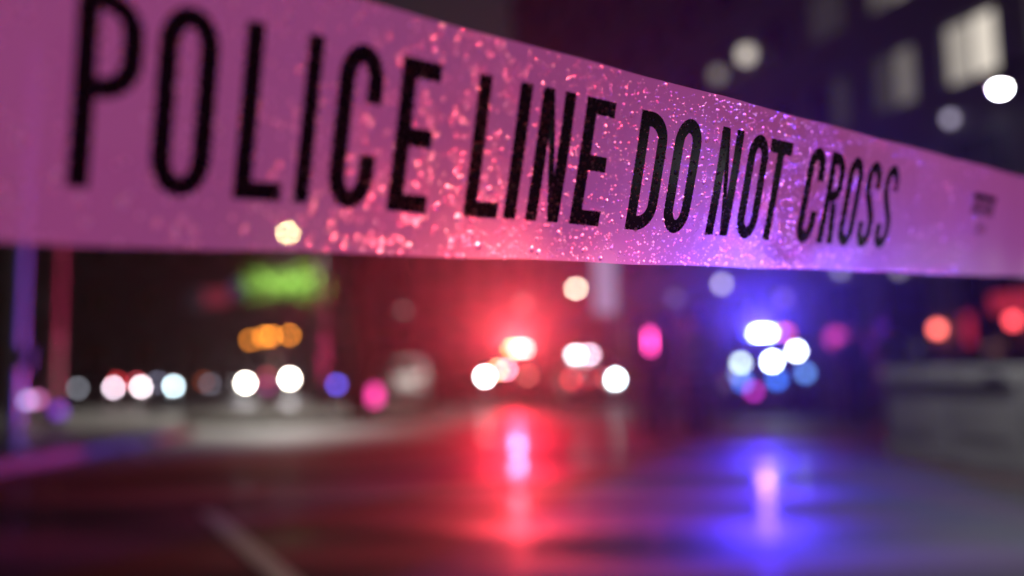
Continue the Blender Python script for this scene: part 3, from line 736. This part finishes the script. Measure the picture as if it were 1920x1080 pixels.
# ------------------------------------------------------------------ people
def skinned(name, verts, edges, radii, m, parent, sub=2):
    me = bpy.data.meshes.new(name); me.from_pydata(verts, edges, [])
    o = bpy.data.objects.new(name, me); col.objects.link(o)
    sk = o.modifiers.new('s', 'SKIN'); sk.use_smooth_shade = True
    for i, r in enumerate(radii):
        me.skin_vertices[0].data[i].radius = (r, r) if not isinstance(r, tuple) else r
    me.skin_vertices[0].data[0].use_root = True
    ss = o.modifiers.new('u', 'SUBSURF'); ss.levels = sub; ss.render_levels = sub
    dg = bpy.context.evaluated_depsgraph_get(); ev = o.evaluated_get(dg)
    nm = bpy.data.meshes.new_from_object(ev); o.modifiers.clear(); o.data = nm
    nm.materials.clear(); nm.materials.append(m)
    nm.polygons.foreach_set('use_smooth', [True]*len(nm.polygons))
    o.parent = parent
    return o
skin = mat('skin', (.45, .28, .21), .55)
def person(px, D, rz, label, jacket, trousers, cap=None, arms='down', h=1.76, hair=(.03,.02,.015), vest=None):
    x, y, _ = gpos(px, D); o = empty('person', (x, y, 0), R(rz), label=label, cat='person', group='people standing in the street')
    k = h/1.76
    V_, E_, Rr = [], [], []
    def add(p_, r, prev=None):
        V_.append(tuple(q*k for q in p_)); Rr.append(r*k if not isinstance(r, tuple) else (r[0]*k, r[1]*k))
        if prev is not None: E_.append((prev, len(V_)-1))
        return len(V_)-1
    arm = {'down': [(.205,0,1.43),(.255,.02,1.15),(.26,-.06,.90)], 'front': [(.205,0,1.43),(.27,.0,1.16),(.10,-.24,1.10)], 'raise': [(.205,0,1.43),(.27,-.08,1.17),(.17,-.30,1.22)], 'radio': [(.205,0,1.43),(.28,-.02,1.17),(.15,-.20,1.38)]}
    arms_ = arms if isinstance(arms, tuple) else (arms, arms)
    pel = add((0,0,.96), .13); ch = add((0,.0,1.2), .135, pel); sh = add((0,.01,1.41), .11, ch); nk = add((0,.0,1.52), .055, sh)
    hd = add((0,-.015,1.60), .075, nk); hd2 = add((0,-.01,1.68), .082, hd); add((0,0,1.73), .05, hd2)
    wr = []
    for sx, kind in ((-1, arms_[0]), (1, arms_[1])):
        a = arm[kind]; prev = sh
        for i, p_ in enumerate(a): prev = add((p_[0]*sx, p_[1], p_[2]), (.062,.05,.036)[i], prev)
        d = (Vector(a[2]) - Vector(a[1])).normalized(); d.x *= sx; pw = Vector((a[2][0]*sx, a[2][1], a[2][2]))
        pm = pw + d*.06; pi = add(pm, .034, prev); side = Vector((0,1,0)) if abs(d.y) < .7 else Vector((0,0,1))
        fwd = d.cross(side).normalized()
        for j in range(4):
            b_ = pm + d*.035 + side*(.030 - .02*j); q1 = b_ + d*.035*(1, 1.15, 1.08, .85)[j]; q2 = q1 + (d*.8 + fwd*.5*-sx).normalized()*.030
            i1 = add(q1, .0095, pi); add(q2, .008, i1)
        t1 = add(pw + d*.045 + side*.045, .011, pi); add(pw + d*.085 + side*.06, .009, t1)
        wr.append(pw)
        hip = add((.095*sx, 0, .88), .10, pel); kn = add((.11*sx, -.015, .49), .065, hip); an = add((.115*sx, .02, .09), .045, kn); add((.12*sx, -.12, .04), .04, an)
    body = skinned('body', V_, E_, Rr, skin, o, 1)
    # clothes: jacket with sleeves, trousers, shoes, belt, cap or hair
    def oval(rings, n_=20): return [[(rx*k*math.cos(2*math.pi*i/n_), (yo + ry*math.sin(2*math.pi*i/n_))*k, z*k) for i in range(n_)] for z, rx, ry, yo in rings]
    jm = MB().loft(oval([(.84,.188,.145,0),(.86,.195,.15,0),(.98,.185,.142,0),(1.10,.178,.138,0),(1.25,.198,.145,0),(1.36,.212,.138,.005),(1.43,.19,.115,.01),(1.48,.12,.085,.01),(1.525,.075,.07,.0),(1.53,.068,.064,0)]))
    for sx, kind in ((-1, arms_[0]), (1, arms_[1])):
        a = [Vector(q_) for q_ in arm[kind]]; e = a[1].lerp(a[2], .95)
        pts = [Vector((.13,.01,1.43)), a[0], a[0].lerp(a[1], .5), a[1], a[1].lerp(e, .5), e]
        jm.tube([(p_.x*sx*k, p_.y*k, p_.z*k) for p_ in pts], [v_*k for v_ in (.075,.085,.074,.066,.06,.052)], 12)
    jm.build('jacket', jacket, o, True)
    tm = MB().loft(oval([(1.0,.165,.13,0),(.90,.178,.138,0),(.80,.185,.135,0),(.76,.175,.12,0)]))
    for sx in (-1, 1):
        tm.tube([(sx*x_*k, y_*k, z_*k) for x_, y_, z_ in ((.09,0,.86),(.095,0,.72),(.108,-.01,.50),(.112,.01,.28),(.116,.015,.06))], [v_*k for v_ in (.10,.10,.082,.072,.07)], 14)
    tm.build('trousers', trousers, o, True)
    for sx in (-1, 1):
        MB().loft([[(sx*.12-.05,.10,0),(sx*.12+.05,.10,0),(sx*.12+.05,-.17,0),(sx*.12-.05,-.17,0)], [(sx*.12-.05,.10,.05),(sx*.12+.05,.10,.05),(sx*.12+.05,-.17,.045),(sx*.12-.05,-.17,.045)],
                   [(sx*.12-.04,.08,.12),(sx*.12+.04,.08,.12),(sx*.12+.035,-.08,.08),(sx*.12-.035,-.08,.08)]]).build('shoe', black(), o, True)
        MB().lathe([(.003,-.006),(.012,0),(.003,.006)], (sx*.03*k, -.085*k, 1.645*k), 'y', 8).build('eye', black(), o, True)
        MB().lathe([(.006,-.01),(.028,0),(.006,.01)], (sx*.082*k, 0, 1.64*k), 'x', 8).build('ear', skin, o, True)
    MB().loft([[(-.012*k,-.085*k,1.65*k),(.012*k,-.085*k,1.65*k),(0,-.075*k,1.655*k)], [(-.018*k,-.085*k,1.605*k),(.018*k,-.085*k,1.605*k),(0,-.112*k,1.61*k)]]).build('nose', skin, o, True)
    MB().box(-.026*k, .026*k, -.092*k, -.08*k, 1.575*k, 1.583*k, .002).build('mouth', mat('lips', (.3,.12,.1), .5), o)
    MB().loft(oval([(.945,.190,.148,0),(.948,.196,.154,0),(.99,.194,.152,0),(.993,.188,.146,0)])).build('belt', black(), o, True)
    hm = mat('hair_%g' % hair[0], hair, .6)
    MB().lathe([(.094*k,1.66*k),(.098*k,1.70*k),(.085*k,1.76*k),(.05*k,1.79*k),(.004,1.80*k)], (0,.012*k,0), n=16).build('hair', hm, o, True)
    if cap:
        cp = MB().lathe([(.104*k,1.70*k),(.108*k,1.73*k),(.125*k,1.78*k),(.10*k,1.81*k),(.004,1.82*k)], (0,.008*k,0), n=18).build('cap', cap, o, True)
        MB().loft([[(-.09*k,-.06*k,1.712*k),(.09*k,-.06*k,1.712*k),(.06*k,-.17*k,1.69*k),(-.06*k,-.17*k,1.69*k)], [(-.09*k,-.06*k,1.722*k),(.09*k,-.06*k,1.722*k),(.06*k,-.17*k,1.70*k),(-.06*k,-.17*k,1.70*k)]]).build('peak', black(), cp)
    if vest:
        for z in (1.08, 1.24):
            MB().loft(oval([(z,.196,.15,0),(z+.005,.204,.156,0),(z+.045,.206,.157,0),(z+.05,.198,.15,0)])).build('reflective_band', vest, o, True)
    return o
navy = mat('navy_cloth', (.03, .035, .07), .8, noise=.2, scale=20)
grey_c = mat('grey_cloth', (.30, .28, .30), .8, noise=.2, scale=20)
pale_c = mat('pale_cloth', (.5, .45, .47), .8, noise=.2, scale=20)
black_c = mat('black_cloth', (.02, .02, .024), .8)
refl = mat('reflective_tape', (.7, .7, .7), .3)
pw_ = person(1224, 12.2, 12, 'person in a dark uniform holding up a glowing pink wand', navy, black_c, navy, ('raise', 'down'), 1.70)
bpy.context.view_layer.update()
hp = pw_.matrix_world @ Vector((-.17*1.70/1.76, -.37*1.70/1.76, 1.245*1.70/1.76))
wo = empty('light_wand', hp, label='pink glowing traffic wand held up in a raised hand', cat='light wand')
MB().lathe([(.012,-.10),(.019,-.095),(.019,.05),(.025,.055),(.025,.065)], n=14).build('handle', black(), wo, True)
MB().lathe([(.024,.066),(.026,.08),(.024,.30),(.012,.33),(.002,.335)], n=14).build('tube', glow((1,.06,.40), 14), wo, True)
person(1302, 12.6, 215, 'person in a pale jacket with a dark cap next to the one with the wand', pale_c, black_c, navy, ('front', 'down'), 1.80)
person(1600, 15.0, 170, 'person in a dark jacket between the blue patrol car and the concrete block', navy, black_c, navy, 'front', 1.78)
person(1668, 12.6, 200, 'person in a rosy grey jacket closest to the concrete block', grey_c, black_c, None, ('down', 'radio'), 1.72)

# ------------------------------------------------------------------ beams of the vehicle lights, with some added spots
def beam(car_o, x, y, z, c, power, aim, size=70, r=.05):
    bpy.context.view_layer.update()
    p_ = car_o.matrix_world @ Vector((x, y, z))
    lamp('SPOT', 'vehicle_beam', p_, c, power, r, aim, size, parent=car_o)
beam(A, .25, -.60, 1.86, (1, .30, .28), 12500, (0, 0, 2.4), 13)
beam(A, .25, -.62, 1.86, (1, .02, .05), 40000, (0, 0, 16.5), 84)
beam(Cq, -.1, -.60, 1.88, (.5, .45, 1), 2400, (0, 0, 2.3), 15)
beam(Cq, -.1, -.62, 1.88, (.06, .025, 1), 25000, (0, 0, 13), 84)
beam(A, -.4, -.62, 1.86, (1, .04, .22), 16000, (-9.3, 16.5, 3.0), 30)  # added side beam that turns the dark pole magenta
beam(Cq, -.5, -.62, 1.88, (.22, .10, 1), 11000, (-6.3, 10.4, 2.8), 30)  # added side beam that turns the pale mast violet
beam(tk, -1.0, -.3, .75, (.92, .92, 1), 220, (-6, 10, 0), 60)
beam(tk, 1.0, -.3, .9, (.92, .92, 1), 220, (-3, 10, 0), 60)

beam(hc, .65, -2.45, .54, (.93, .93, 1), 80, (-2.3, 5.4, 0), 34)  # added spot at a headlight, turned aside to brighten the lane line
# ------------------------------------------------------------------ damp air
hz = MB().box(-70, 70, -16, 118, -1, 34).build('haze', bpy.data.materials.new('damp_air'))
tag(hz, kind='stuff')
hm_ = hz.data.materials[0]; hm_.use_nodes = True; n = hm_.node_tree; n.nodes.remove(n.nodes['Principled BSDF'])
pv = n.nodes.new('ShaderNodeVolumePrincipled'); pv.inputs['Color'].default_value = (.9, .9, .9, 1); pv.inputs['Density'].default_value = .0009
pv.inputs['Anisotropy'].default_value = .82
n.links.new(pv.outputs[0], n.nodes['Material Output'].inputs['Volume'])
